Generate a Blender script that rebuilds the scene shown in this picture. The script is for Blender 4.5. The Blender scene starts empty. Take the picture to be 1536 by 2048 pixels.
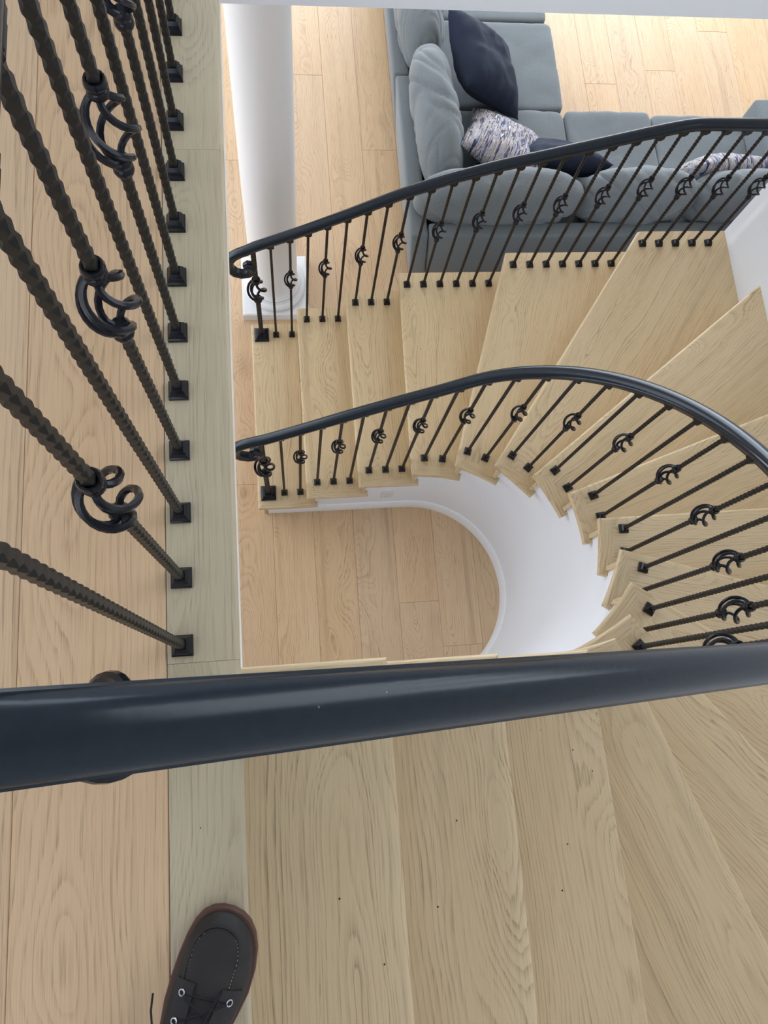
import bpy, bmesh, math, random
from mathutils import Vector, Matrix, noise
random.seed(7)
C = bpy.context.scene.collection
PI = math.pi

# ------------------------------------------------------------------ camera, world, lights, exposure
SC = bpy.context.scene
cd = bpy.data.cameras.new('camera'); cam = bpy.data.objects.new('camera', cd); C.objects.link(cam)
RW = ((0.99157297, -0.07664552, 0.10444378), (-0.04951167, -0.96921271, -0.24119558), (0.1197148, 0.23399183, -0.96483998))
m = Matrix.Identity(4)
for i in range(3):
    m[i][0] = RW[0][i]; m[i][1] = -RW[1][i]; m[i][2] = -RW[2][i]
m[0][3], m[1][3], m[2][3] = 0.0, 0.0, 4.3017
cam.matrix_world = m
cd.sensor_fit = 'VERTICAL'; cd.sensor_height = 36.0; cd.lens = 1541.2 / 2048 * 36.0
cd.clip_start = 0.02; cd.clip_end = 60
SC.camera = cam

W = bpy.data.worlds.new('daylight'); SC.world = W; W.use_nodes = True
W.node_tree.nodes['Background'].inputs[0].default_value = (0.62, 0.76, 1.0, 1)
W.node_tree.nodes['Background'].inputs[1].default_value = 1.0
SC.view_settings.view_transform = 'Standard'; SC.view_settings.look = 'None'
SC.view_settings.gamma = 1.0; SC.view_settings.use_curve_mapping = False
SC.view_settings.exposure = 0.0

def area(name, loc, aim, sx, sy, power, col):
    l = bpy.data.lights.new(name, 'AREA'); l.shape = 'RECTANGLE'; l.size = sx; l.size_y = sy
    l.energy = power; l.color = col
    o = bpy.data.objects.new(name, l); C.objects.link(o); o.location = loc
    o.rotation_euler = (Vector(aim) - Vector(loc)).to_track_quat('-Z', 'Y').to_euler()
    return o
SKY = (0.80, 0.90, 1.0)
# daylight through the windows of the house (their frames are built below)
area('window_light_living', (2.2, 6.90, 1.45), (2.2, 0, 1.0), 5.0, 2.0, 240, SKY)
area('window_light_side', (-3.40, 3.2, 1.45), (3, 3.2, 1.2), 4.6, 2.0, 105, SKY)
area('window_light_gallery', (1.2, 6.90, 4.55), (1.2, 0, 4.0), 4.6, 1.6, 100, SKY)
area('window_light_landing', (-1.75, -2.92, 4.2), (0.6, 2, 2.9), 2.8, 1.5, 42, SKY)
area('window_light_stair', (2.225, .98, 4.3), (-.7, .55, 2.9), 1.3, 1.7, 30, SKY)
area('window_light_upper_side', (-3.40, 0.6, 4.7), (3, 0.6, 3.6), 2.6, 1.4, 10, (0.95, 0.95, 1.0))

# ------------------------------------------------------------------ mesh helpers
class MB:
    def __init__(s): s.v = []; s.f = []
    def add(s, vs, fs):
        n = len(s.v); s.v += [tuple(v) for v in vs]; s.f += [tuple(i + n for i in f) for f in fs]
    def box(s, a, b):
        x0, y0, z0 = a; x1, y1, z1 = b
        s.add([(x0,y0,z0),(x1,y0,z0),(x1,y1,z0),(x0,y1,z0),(x0,y0,z1),(x1,y0,z1),(x1,y1,z1),(x0,y1,z1)],
              [(0,3,2,1),(4,5,6,7),(0,1,5,4),(1,2,6,5),(2,3,7,6),(3,0,4,7)])
    def lathe(s, prof, n=24, c=(0,0,0)):       # prof: (radius, z)
        vs = []; fs = []
        for r, z in prof:
            for i in range(n):
                a = 2*PI*i/n; vs.append((c[0]+r*math.cos(a), c[1]+r*math.sin(a), c[2]+z))
        for k in range(len(prof)-1):
            for i in range(n):
                j = (i+1) % n; fs.append((k*n+i, k*n+j, (k+1)*n+j, (k+1)*n+i))
        fs.append(tuple(range(n-1, -1, -1))); fs.append(tuple((len(prof)-1)*n+i for i in range(n)))
        s.add(vs, fs)
    def rings(s, rings, caps=True, closed=True):
        n = len(rings[0]); vs = [p for r in rings for p in r]; fs = []
        for k in range(len(rings)-1):
            for i in range(n if closed else n-1):
                j = (i+1) % n; fs.append((k*n+i, k*n+j, (k+1)*n+j, (k+1)*n+i))
        if caps: fs.append(tuple(range(n-1, -1, -1))); fs.append(tuple((len(rings)-1)*n+i for i in range(n)))
        s.add(vs, fs)
    def sweep(s, path, prof, sides=None):      # prof: (side, up); side vector horizontal unless given
        rs = []
        for i, p in enumerate(path):
            p = Vector(p); a = Vector(path[max(i-1, 0)]); b = Vector(path[min(i+1, len(path)-1)])
            t = (b-a).normalized()
            sd = Vector(sides[i]) if sides else t.cross(Vector((0,0,1)))
            sd = (sd - sd.dot(t)*t).normalized(); up = sd.cross(t)
            rs.append([p + sd*u + up*w for u, w in prof])
        s.rings(rs)
    def tube(s, path, r, n=8, taper=None):
        up = None; rs = []
        for i, p in enumerate(path):
            p = Vector(p); t = (Vector(path[min(i+1, len(path)-1)]) - Vector(path[max(i-1, 0)])).normalized()
            if up is None: up = Vector((0,0,1)) if abs(t.z) < .9 else Vector((1,0,0))
            sd = t.cross(up).normalized(); up = sd.cross(t).normalized()
            q = r*(taper[i] if taper else 1)
            rs.append([p + sd*q*math.cos(2*PI*k/n) + up*q*math.sin(2*PI*k/n) for k in range(n)])
        s.rings(rs)
    def mesh(s, name, mat, M=None, smooth=None):
        me = bpy.data.meshes.new(name)
        vs = s.v
        if M is not None:
            I = M.inverted(); vs = [tuple(I @ Vector(v)) for v in vs]
        me.from_pydata(vs, [], s.f); me.validate()
        bm = bmesh.new(); bm.from_mesh(me); bmesh.ops.recalc_face_normals(bm, faces=bm.faces); bm.to_mesh(me); bm.free()
        if mat: me.materials.append(mat)
        if smooth is not None:
            me.polygons.foreach_set('use_smooth', [True]*len(me.polygons)); me.set_sharp_from_angle(angle=math.radians(smooth))
        return me
    def build(s, name, mat, parent=None, M=None, smooth=None, world=False):
        return link(name, s.mesh(name, mat, M if world else None, smooth), parent, M)

def link(name, me, parent=None, M=None):
    o = bpy.data.objects.new(name, me); C.objects.link(o)
    if parent is not None: o.parent = parent
    if M is not None: o.matrix_basis = M
    return o
def thing(name, label, cat, loc=(0,0,0), rz=0, group=None):
    o = bpy.data.objects.new(name, None); C.objects.link(o); o.location = loc; o.rotation_euler = (0,0,rz); o.empty_display_size = .1
    return tag(o, label, cat, group)
def tag(o, label, cat, group=None):
    o['label'] = label; o['category'] = cat
    if group: o['group'] = group
    return o
def struct(o): o['kind'] = 'structure'; return o
def frame(x, y, z, ang=0): return Matrix.Translation((x, y, z)) @ Matrix.Rotation(ang, 4, 'Z')

# ------------------------------------------------------------------ materials
def newmat(name):
    mt = bpy.data.materials.new(name); mt.use_nodes = True
    nt = mt.node_tree; b = nt.nodes['Principled BSDF']; return mt, nt, b
def N(nt, typ, **kw):
    n = nt.nodes.new(typ)
    for k, v in kw.items():
        if k.startswith('i_'):
            key = k[2:]; n.inputs[int(key) if key.isdigit() else key].default_value = v
        else: setattr(n, k, v)
    return n
def math_(nt, op, a, b=None, c=None):
    n = nt.nodes.new('ShaderNodeMath'); n.operation = op
    for i, x in enumerate((a, b, c)):
        if x is None: continue
        if isinstance(x, (int, float)): n.inputs[i].default_value = x
        else: nt.links.new(x, n.inputs[i])
    return n.outputs[0]
def mixc(nt, fac, a, b, mode='MIX'):
    n = nt.nodes.new('ShaderNodeMix'); n.data_type = 'RGBA'; n.blend_type = mode
    for s, x in ((0, fac), (6, a), (7, b)):
        if isinstance(x, (int, float)): n.inputs[s].default_value = x
        elif isinstance(x, tuple): n.inputs[s].default_value = x
        else: nt.links.new(x, n.inputs[s])
    return n.outputs[2]
def ramp(nt, fac, stops):
    n = nt.nodes.new('ShaderNodeValToRGB'); e = n.color_ramp.elements
    while len(e) < len(stops): e.new(.5)
    for el, (p, c) in zip(e, stops): el.position = p; el.color = c if len(c) == 4 else (*c, 1)
    nt.links.new(fac, n.inputs[0]); return n.outputs[0]
def srgb(r, g, b):
    f = lambda c: (c/255/12.92) if c/255 <= .04045 else ((c/255+.055)/1.055)**2.4
    return (f(r), f(g), f(b), 1)

def oak(name, light, dark, tint, rough=.42, ring=70, knots=.5, vary=.10, contrast=.55):
    """plain-sawn oak: growth rings of a leaning trunk cut by the board, pores along local y"""
    mt, nt, b = newmat(name); L = nt.links.new
    tc = N(nt, 'ShaderNodeTexCoord'); oi = N(nt, 'ShaderNodeObjectInfo')
    sep = N(nt, 'ShaderNodeSeparateXYZ'); L(tc.outputs['Object'], sep.inputs[0])
    X, Y, Z = sep.outputs; R = oi.outputs['Random']
    R2 = math_(nt, 'FRACT', math_(nt, 'MULTIPLY', R, 37.7)); R3 = math_(nt, 'FRACT', math_(nt, 'MULTIPLY', R, 91.3))
    off = math_(nt, 'MULTIPLY', R, 57.0)
    def nz(sx, sy, scale, det, dim='3D'):
        cv = N(nt, 'ShaderNodeCombineXYZ')
        L(math_(nt, 'MULTIPLY', X, sx), cv.inputs[0]); L(math_(nt, 'MULTIPLY_ADD', Y, sy, off), cv.inputs[1])
        L(math_(nt, 'ADD', Z, off), cv.inputs[2])
        n = N(nt, 'ShaderNodeTexNoise', i_Scale=scale, i_Detail=det, i_Roughness=.55); L(cv.outputs[0], n.inputs['Vector']); return n.outputs['Fac']
    n1 = nz(1.6, .75, 1.7, 2); n2 = nz(7, .8, 1.8, 2); n3 = nz(60, 3.0, 2.0, 4); n4 = nz(320, 7, 1.5, 3); n5 = nz(30, 1.2, 1.2, 2)
    xc = math_(nt, 'MULTIPLY_ADD', R2, .14, -.02)
    dx = math_(nt, 'SUBTRACT', math_(nt, 'ADD', X, math_(nt, 'MULTIPLY_ADD', n2, .03, -.015)), xc)
    dz = math_(nt, 'ADD', math_(nt, 'MULTIPLY_ADD', n1, .62, -.24), math_(nt, 'MULTIPLY', R3, .05))
    rr = math_(nt, 'SQRT', math_(nt, 'ADD', math_(nt, 'MULTIPLY', dx, dx), math_(nt, 'MULTIPLY', math_(nt, 'MULTIPLY', dz, dz), .35)))
    rr = math_(nt, 'ADD', rr, math_(nt, 'MULTIPLY_ADD', n3, .0075, -.00375))
    rw = N(nt, 'ShaderNodeTexNoise', noise_dimensions='1D', i_Scale=1.0, i_Detail=1.0); L(math_(nt, 'MULTIPLY_ADD', rr, ring*.22, off), rw.inputs['W'])
    fr = math_(nt, 'FRACT', math_(nt, 'MULTIPLY_ADD', rr, ring, math_(nt, 'MULTIPLY', rw.outputs['Fac'], 2.2)))
    line = ramp(nt, fr, [(0, (1,1,1)), (.16, (.55,.55,.55)), (.45, (.12,.12,.12)), (.86, (.0,.0,.0)), (1, (1,1,1))])
    rv = N(nt, 'ShaderNodeTexNoise', noise_dimensions='1D', i_Scale=1.0, i_Detail=1.0); L(math_(nt, 'MULTIPLY_ADD', rr, ring*.28, off), rv.inputs['W'])
    pore = ramp(nt, n4, [(.42, (0,0,0)), (.62, (1,1,1))])
    ln = math_(nt, 'MULTIPLY', line, math_(nt, 'MULTIPLY_ADD', pore, .7, .45))
    ln = math_(nt, 'MULTIPLY', ln, math_(nt, 'MULTIPLY', math_(nt, 'MULTIPLY_ADD', n5, 1.3, .05), math_(nt, 'MULTIPLY_ADD', rv.outputs['Fac'], 2.2, -.15)))
    fac = math_(nt, 'ADD', math_(nt, 'MULTIPLY', ln, contrast), math_(nt, 'MULTIPLY', math_(nt, 'SUBTRACT', pore, .4), .16))
    fac = math_(nt, 'MINIMUM', math_(nt, 'MAXIMUM', fac, 0.0), 1.0)
    col = mixc(nt, fac, light, dark)
    patch = ramp(nt, nz(5, .8, 1.3, 2), [(.3, (0,0,0)), (.75, (1,1,1))])
    col = mixc(nt, math_(nt, 'MULTIPLY', patch, .55), col, tint, 'MULTIPLY')
    strk = ramp(nt, nz(16, .45, 1.1, 3), [(.58, (0,0,0)), (.74, (1,1,1))])
    col = mixc(nt, math_(nt, 'MULTIPLY', strk, .35), col, (dark[0]*.95, dark[1]*1.02, dark[2]*1.1, 1))
    if knots:
        vv = N(nt, 'ShaderNodeTexVoronoi', i_Scale=1.0); cv = N(nt, 'ShaderNodeCombineXYZ')
        L(math_(nt, 'MULTIPLY', X, 3.1), cv.inputs[0]); L(math_(nt, 'MULTIPLY_ADD', Y, 1.4, off), cv.inputs[1]); L(off, cv.inputs[2])
        wv = N(nt, 'ShaderNodeVectorMath', operation='ADD'); wn = N(nt, 'ShaderNodeTexNoise', i_Scale=9.0)
        L(tc.outputs['Object'], wn.inputs['Vector']); sc = N(nt, 'ShaderNodeVectorMath', operation='SCALE'); sc.inputs[3].default_value = .12
        L(wn.outputs['Color'], sc.inputs[0]); L(cv.outputs[0], wv.inputs[0]); L(sc.outputs[0], wv.inputs[1]); L(wv.outputs[0], vv.inputs['Vector'])
        kn = ramp(nt, vv.outputs['Distance'], [(.0, (1,1,1)), (.07, (.5,.5,.5)), (.17, (0,0,0))])
        col = mixc(nt, math_(nt, 'MULTIPLY', kn, knots*.6), col, (dark[0]*.55, dark[1]*.55, dark[2]*.6, 1))
    hv = N(nt, 'ShaderNodeHueSaturation'); L(col, hv.inputs['Color'])
    L(math_(nt, 'MULTIPLY_ADD', R, vary, 1-vary*.5), hv.inputs['Value']); L(math_(nt, 'MULTIPLY_ADD', R3, vary*1.4, 1-vary*.7), hv.inputs['Saturation'])
    L(hv.outputs[0], b.inputs['Base Color'])
    bp = N(nt, 'ShaderNodeBump', i_Strength=.18, i_Distance=.001); L(math_(nt, 'SUBTRACT', 1.0, fac), bp.inputs['Height']); L(bp.outputs[0], b.inputs['Normal'])
    b.inputs['Roughness'].default_value = rough; b.inputs['Specular IOR Level'].default_value = .35
    return mt
M_FLOOR = oak('oak_floor', srgb(222,190,152), srgb(152,118,88), srgb(240,230,218), .40, 100, .5, .07, .56)
M_TREAD = oak('oak_tread', srgb(217,193,154), srgb(150,126,94), srgb(238,230,216), .38, 105, 0, .03, .66)
M_EDGE = oak('oak_edge', srgb(202,187,158), srgb(150,134,108), srgb(230,228,218), .40, 110, 0, .03, .5)

def paint(name, c, rough=.55, bump=.02):
    mt, nt, b = newmat(name)
    n = N(nt, 'ShaderNodeTexNoise', i_Scale=260.0, i_Detail=2.0); bp = N(nt, 'ShaderNodeBump', i_Strength=bump, i_Distance=.002)
    nt.links.new(n.outputs['Fac'], bp.inputs['Height']); nt.links.new(bp.outputs[0], b.inputs['Normal'])
    b.inputs['Base Color'].default_value = c; b.inputs['Roughness'].default_value = rough; return mt
M_WALL = paint('white_wall_paint', srgb(236,236,238)); M_TRIM = paint('white_trim_paint', srgb(244,244,244), .3, .0)
M_PLASTIC = paint('white_plastic', srgb(225,224,220), .35, 0); M_SLOT = paint('dark_slot', srgb(70,68,66), .5, 0)

def iron(name, c, rough, flecks=0, spec=.25):
    mt, nt, b = newmat(name); L = nt.links.new
    tc = N(nt, 'ShaderNodeTexCoord'); n = N(nt, 'ShaderNodeTexNoise', i_Scale=90.0, i_Detail=3.0); L(tc.outputs['Object'], n.inputs['Vector'])
    bp = N(nt, 'ShaderNodeBump', i_Strength=.12, i_Distance=.001); L(n.outputs['Fac'], bp.inputs['Height']); L(bp.outputs[0], b.inputs['Normal'])
    col = mixc(nt, n.outputs['Fac'], c, (c[0]*1.5, c[1]*1.5, c[2]*1.5, 1))
    if flecks:
        v = N(nt, 'ShaderNodeTexVoronoi', i_Scale=38.0, i_Randomness=1.0); L(tc.outputs['Object'], v.inputs['Vector'])
        k = N(nt, 'ShaderNodeTexNoise', i_Scale=7.0); L(tc.outputs['Object'], k.inputs['Vector'])
        f = math_(nt, 'MULTIPLY', ramp(nt, v.outputs['Distance'], [(.0, (1,1,1)), (.035, (0,0,0))]), ramp(nt, k.outputs['Fac'], [(.50, (0,0,0)), (.58, (1,1,1))]))
        col = mixc(nt, math_(nt, 'MULTIPLY', f, flecks), col, (.5,.52,.55,1))
    L(col, b.inputs['Base Color']); b.inputs['Roughness'].default_value = rough; b.inputs['Metallic'].default_value = 0.0
    b.inputs['Specular IOR Level'].default_value = spec
    return mt
M_RAIL = iron('rail_black_paint', srgb(27,34,41), .20, flecks=.6, spec=.26)
M_BAR = iron('baluster_black_iron', srgb(31,29,27), .40)
M_CAST = iron('cast_black_enamel', srgb(18,20,26), .22)

def fabric(name, c1, c2, scale=420, rough=.95, sheen=.3):
    mt, nt, b = newmat(name); L = nt.links.new
    tc = N(nt, 'ShaderNodeTexCoord')
    n = N(nt, 'ShaderNodeTexNoise', i_Scale=scale, i_Detail=2.0); L(tc.outputs['Object'], n.inputs['Vector'])
    mp = N(nt, 'ShaderNodeMapping'); mp.inputs['Scale'].default_value = (14, 60, 60); L(tc.outputs['Object'], mp.inputs[0])
    n2 = N(nt, 'ShaderNodeTexNoise', i_Scale=3.0, i_Detail=4.0); L(mp.outputs[0], n2.inputs['Vector'])
    f = math_(nt, 'ADD', math_(nt, 'MULTIPLY', n.outputs['Fac'], .6), math_(nt, 'MULTIPLY', n2.outputs['Fac'], .4))
    L(mixc(nt, f, c1, c2), b.inputs['Base Color']); b.inputs['Roughness'].default_value = rough
    b.inputs['Sheen Weight'].default_value = sheen; b.inputs['Sheen Roughness'].default_value = .5
    bp = N(nt, 'ShaderNodeBump', i_Strength=.25, i_Distance=.002); L(n.outputs['Fac'], bp.inputs['Height']); L(bp.outputs[0], b.inputs['Normal'])
    return mt
M_SOFA = fabric('grey_chenille', srgb(96,102,105), srgb(134,141,143))
M_NAVY = fabric('navy_velvet', srgb(10,21,42), srgb(20,34,58), 300, .9, .02)
def stripes():
    mt, nt, b = newmat('brushstroke_print'); L = nt.links.new
    tc = N(nt, 'ShaderNodeTexCoord'); mp = N(nt, 'ShaderNodeMapping'); mp.inputs['Scale'].default_value = (3.2, 34, 3)
    mp.inputs['Rotation'].default_value = (0, 0, .25); L(tc.outputs['Object'], mp.inputs[0])
    n = N(nt, 'ShaderNodeTexNoise', i_Scale=1.4, i_Detail=5.0, i_Roughness=.7, i_Distortion=.6); L(mp.outputs[0], n.inputs['Vector'])
    c = ramp(nt, n.outputs['Fac'], [(.33, srgb(40,44,58)), (.41, srgb(62,76,128)), (.44, srgb(206,206,212)), (.475, srgb(122,108,102)),
                                    (.505, srgb(222,220,220)), (.53, srgb(140,116,98)), (.555, srgb(48,48,62)), (.60, srgb(80,96,150)), (.64, srgb(228,226,226))])
    L(c, b.inputs['Base Color']); b.inputs['Roughness'].default_value = .8; return mt
M_PRINT = stripes()
def leather():
    mt, nt, b = newmat('dark_brown_leather'); L = nt.links.new
    tc = N(nt, 'ShaderNodeTexCoord'); n = N(nt, 'ShaderNodeTexNoise', i_Scale=16.0, i_Detail=5.0); L(tc.outputs['Object'], n.inputs['Vector'])
    v = N(nt, 'ShaderNodeTexVoronoi', i_Scale=420.0); L(tc.outputs['Object'], v.inputs['Vector'])
    L(ramp(nt, n.outputs['Fac'], [(.3, srgb(29,25,24)), (.6, srgb(41,36,33)), (.8, srgb(57,48,43))]), b.inputs['Base Color'])
    bp = N(nt, 'ShaderNodeBump', i_Strength=.15, i_Distance=.0008); L(v.outputs['Distance'], bp.inputs['Height']); L(bp.outputs[0], b.inputs['Normal'])
    b.inputs['Roughness'].default_value = .62; return mt
M_LEATHER = leather()
M_SOLE = paint('reddish_brown_sole', srgb(92,62,52), .6, .1); M_THREAD = paint('tan_thread', srgb(168,150,124), .8, 0)
M_LACE = paint('black_lace', srgb(22,21,26), .8, .1); M_CRUMB = paint('dark_crumb', srgb(52,42,34), .9, 0)
def metal(name, c, r):
    mt, nt, b = newmat(name); b.inputs['Base Color'].default_value = c; b.inputs['Metallic'].default_value = 1; b.inputs['Roughness'].default_value = r; return mt
M_NICKEL = metal('nickel', (.6,.6,.6,1), .3)

# ------------------------------------------------------------------ dimensions
RISE = .178; ZU = 17*RISE
CX, CY, RI, RO = .651, .5575, .492, 1.59     # stair centre, inner nosing radius, outer wall radius
XO = CX + RO; YO = 2.155; YN = CY - RO
FE = -.093                                   # edge of the upper floor over the stairwell
FX = -.117; FY = 1.722; ZC = 2.70            # fascia faces and underside of the upper floor

# ------------------------------------------------------------------ floors
PW = .2278
def plank_mesh(w, l, th=.016, bv=.0016):
    b = MB(); vs = []
    for z, i in ((-th, 0), (-bv, 0), (0, bv)):
        vs += [(i, i, z), (w-i, i, z), (w-i, l-i, z), (i, l-i, z)]
    fs = [(8, 9, 10, 11)]
    for k in (0, 4):
        for i in range(4): j = (i+1) % 4; fs.append((k+i, k+j, k+4+j, k+4+i))
    b.add(vs, fs); return b.mesh('plank', M_FLOOR)
def planks(parent, x0, n, y0, y1, z, joints, rng):
    cache = {}
    for i in range(n):
        x = x0 + i*PW
        cuts = joints.get(i)
        if cuts is None:
            cuts = []; y = y0 + rng.uniform(.3, 1.9)
            while y < y1 - .25: cuts.append(y); y += rng.choice((1.2, 1.6, 1.9))
        e = [y0] + list(cuts) + [y1]
        for a, c in zip(e, e[1:]):
            key = round(c-a, 3)
            if key not in cache: cache[key] = plank_mesh(PW-.0006, c-a-.0006)
            link('plank', cache[key], parent, Matrix.Translation((x+.0003, a+.0003, z)))
rng = random.Random(5)
f = MB(); f.box((-3.5, -3.05, -.12), (5.6, 7.0, -.016)); floor = struct(f.build('floor', M_FLOOR))
planks(floor, -.105-2*PW, 20, -.9, 6.2, 0, {1: [1.245, 3.4], 2: [2.9], 3: [-.2, 2.0, 4.06], 4: [2.3, 5.2], 5: [.512, 3.481], 6: [.254, 2.2, 5.0],
      7: [1.9, 5.3], 12: [1.8, 4.03], 14: [2.1, 4.15], 13: [1.2, 3.2, 5.4], 11: [2.2, 5.1], 15: [2.5, 5.3]}, rng)
f = MB()
f.box((-3.5, -3.05, ZC), (FX, 7.0, ZU-.016)); f.box((FX, FY, ZC), (5.6, 7.0, ZU-.016))
f.box((FX, -3.05, ZC), (5.6, YN-.12, ZU-.016))
upper = struct(f.build('floor_upper', M_WALL))
planks(upper, -.2075-8*PW, 8, -2.2, 6.0, ZU, {7: [-1.6, 1.5], 6: [-1.2, 2.2]}, rng)
# nosing board along the stairwell edge, three lengths
def edge_board(y0, y1):
    Mx = frame(-.2068, y0, ZU); w = FE + .2068; pr = [(0, -.027), (0, -.0012), (.0012, 0)]
    for k in range(7):
        a = PI/2 - PI*k/6; pr.append((w-.011+.011*math.cos(a), -.0135+.0135*math.sin(a)))
    b = MB(); n = len(pr); L_ = y1-y0-.0003
    b.add([(x, .0002, z) for x, z in pr] + [(x, L_, z) for x, z in pr],
          [(i, (i+1) % n, n+(i+1) % n, n+i) for i in range(n)] + [tuple(range(n-1, -1, -1)), tuple(range(n, 2*n))])
    b.build('edge_board', M_EDGE, upper, Mx, 30)
edge_board(-2.2, .078); edge_board(.078, 1.031); edge_board(1.031, 6.0)
b = MB(); b.box((FX+.0005, -1.0, ZC), (FX+.005, FY, ZU-.028)); struct(b.build('trim_1', M_TRIM))

# ------------------------------------------------------------------ room shell
def slab(name, a, b_, mat=M_WALL): q = MB(); q.box(a, b_); return struct(q.build(name, mat))
def wall_with_window(name, axis, at, th, lo, hi, z0, z1, wins):
    """wall along x (axis 0) or y (axis 1), built as the pieces around its window openings"""
    q = MB(); ws = sorted(wins)
    def bx(u0, u1, a, c):
        if axis == 0: q.box((u0, at, a), (u1, at+th, c))
        else: q.box((at, u0, a), (at+th, u1, c))
    zs = sorted({z0, z1, *[w[2] for w in ws], *[w[3] for w in ws]})
    for a, c in zip(zs, zs[1:]):
        u = lo
        for w in ws:
            if w[2] <= a and w[3] >= c: bx(u, w[0], a, c); u = w[1]
        bx(u, hi, a, c)
    o = struct(q.build(name, M_WALL))
    return o
wall_with_window('wall_far', 0, 6.92, .15, -3.5, 5.6, 0, 5.8, [(-.4, 4.8, .4, 2.5), (-1.2, 3.6, 3.7, 5.4)])
wall_with_window('wall_left', 1, -3.6, .15, -3.05, 7.07, 0, 5.8, [(.8, 5.6, .4, 2.5), (-.8, 2.0, 3.95, 5.45)])
wall_with_window('wall_near', 0, -3.1, .15, -3.6, 5.7, 0, 5.8, [(-3.2, -.3, 3.4, 5.0)])
slab('wall_far_right', (5.6, -3.1, 0), (5.75, 7.07, 5.8)); slab('ceiling', (-3.6, -3.1, 5.8), (5.75, 7.07, 5.95))
def window(name, axis, at, u0, u1, z0, z1, n):
    q = MB(); t = .05
    def bx(a0, a1, c0, c1, d=.06):
        if axis == 0: q.box((a0, at, c0), (a1, at+d, c1))
        else: q.box((at, a0, c0), (at+d, a1, c1))
    bx(u0, u1, z0, z0+t); bx(u0, u1, z1-t, z1); bx(u0, u0+t, z0+t, z1-t); bx(u1-t, u1, z0+t, z1-t)
    for i in range(1, n): u = u0+(u1-u0)*i/n; bx(u-.025, u+.025, z0+t, z1-t)
    struct(q.build(name, M_TRIM))
window('window_1', 0, 7.0, -.4, 4.8, .4, 2.5, 4); window('window_2', 0, 7.0, -1.2, 3.6, 3.7, 5.4, 4)
window('window_3', 1, -3.58, .8, 5.6, .4, 2.5, 4); window('window_4', 1, -3.58, -.8, 2.0, 3.95, 5.45, 3)
window('window_5', 0, -3.08, -3.2, -.3, 3.4, 5.0, 3)

# outer wall that follows the stairs
NA = 28
def arc(r, a0, a1, n): return [(CX+r*math.cos(math.radians(a0+(a1-a0)*i/n)), CY+r*math.sin(math.radians(a0+(a1-a0)*i/n))) for i in range(n+1)]
def ribbon(name, A, B, z0, z1, mat):
    """solid wall between plan curves A and B; z1 may be one height or one per span (stepped top)"""
    q = MB(); n = len(A)
    for i in range(n-1):
        t = z1 if isinstance(z1, (int, float)) else z1[i]
        a0, a1, b0, b1 = A[i], A[i+1], B[i], B[i+1]
        vs = [(*a0, z0), (*a1, z0), (*b1, z0), (*b0, z0), (*a0, t), (*a1, t), (*b1, t), (*b0, t)]
        fs = [(4, 5, 6, 7), (0, 1, 5, 4), (2, 3, 7, 6)]
        if i == 0: fs.append((3, 0, 4, 7))
        if i == n-2: fs.append((1, 2, 6, 5))
        if not isinstance(z1, (int, float)) and i < n-2 and z1[i] != z1[i+1]:
            l, h = min(t, z1[i+1]), max(t, z1[i+1]); k = len(vs)
            vs += [(*a1, l), (*b1, l), (*b1, h), (*a1, h)]; fs.append((k, k+1, k+2, k+3))
        q.add(vs, fs)
    me = bpy.data.meshes.new(name); me.from_pydata(q.v, [], q.f)
    bm = bmesh.new(); bm.from_mesh(me); bmesh.ops.remove_doubles(bm, verts=bm.verts, dist=1e-5); bmesh.ops.recalc_face_normals(bm, faces=bm.faces); bm.to_mesh(me); bm.free()
    me.materials.append(mat); me.polygons.foreach_set('use_smooth', [True]*len(me.polygons)); me.set_sharp_from_angle(angle=math.radians(30))
    return link(name, me)
Aw = [(XO, YO)] + arc(RO, 0, -90, NA) + [(FX, YN)]
Bw = [(XO+.12, YO)] + arc(RO+.12, 0, -90, NA) + [(FX, YN-.12)]
struct(ribbon('wall_right', Aw, Bw, 0, 3.6, M_WALL))
struct(ribbon('wall_right', Aw, Bw, 5.4, 5.8, M_WALL))
slab('wall_right', (XO, 1.66, 3.6), (XO+.12, YO, 5.4))
struct(ribbon('wall_right', arc(RO, -8, -90, NA) + [(FX, YN)], arc(RO+.12, -8, -90, NA) + [(FX, YN-.12)], 3.6, 5.4, M_WALL))
window('window_6', 1, XO+.03, .338, 1.66, 3.4+.2, 5.4, 3)

# ------------------------------------------------------------------ staircase
def nosing_line(k):
    """inner corner of the nosing of step k and the direction of its front edge"""
    if k == 17: return Vector((FX+.0, CY-RI+.009)), Vector((0, -1))
    if k <= 3: return Vector((-.176 + .2625*(k-1), CY+RI)), Vector((0, 1))
    if k == 4: return Vector((.596, CY+RI)), Vector((.022, 1)).normalized()
    if k <= 14:
        d = 71.5 - 17.75*(k-5); a = d + 3.8 - (.08*(k-5))
        if k == 14: d = -88.6; a = -85.2
        ri = RI - .009*min(1, max(0, (-45-a)/40)); return Vector((CX+ri*math.cos(math.radians(a)), CY+ri*math.sin(math.radians(a)))), Vector((math.cos(math.radians(d)), math.sin(math.radians(d))))
    return Vector((.425 if k == 15 else .165, CY-RI+.009)), Vector((0, -1))
def boundary(r, yo=None, xo=None):
    if yo is None:
        rr = lambda th: r - .009*min(1, max(0, (-45-th)/40))       # the last quarter turn closes in a little
        return [Vector((-.6, CY+r))] + [Vector((CX+rr(th)*math.cos(math.radians(th)), CY+rr(th)*math.sin(math.radians(th)))) for th in [90-3*i for i in range(61)]] + [Vector((-.6, CY-rr(-90)))]
    return [Vector(p) for p in [(-.6, YO), (XO, YO)] + arc(RO, 0, -90, 40) + [(-.6, YN)]]
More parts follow.
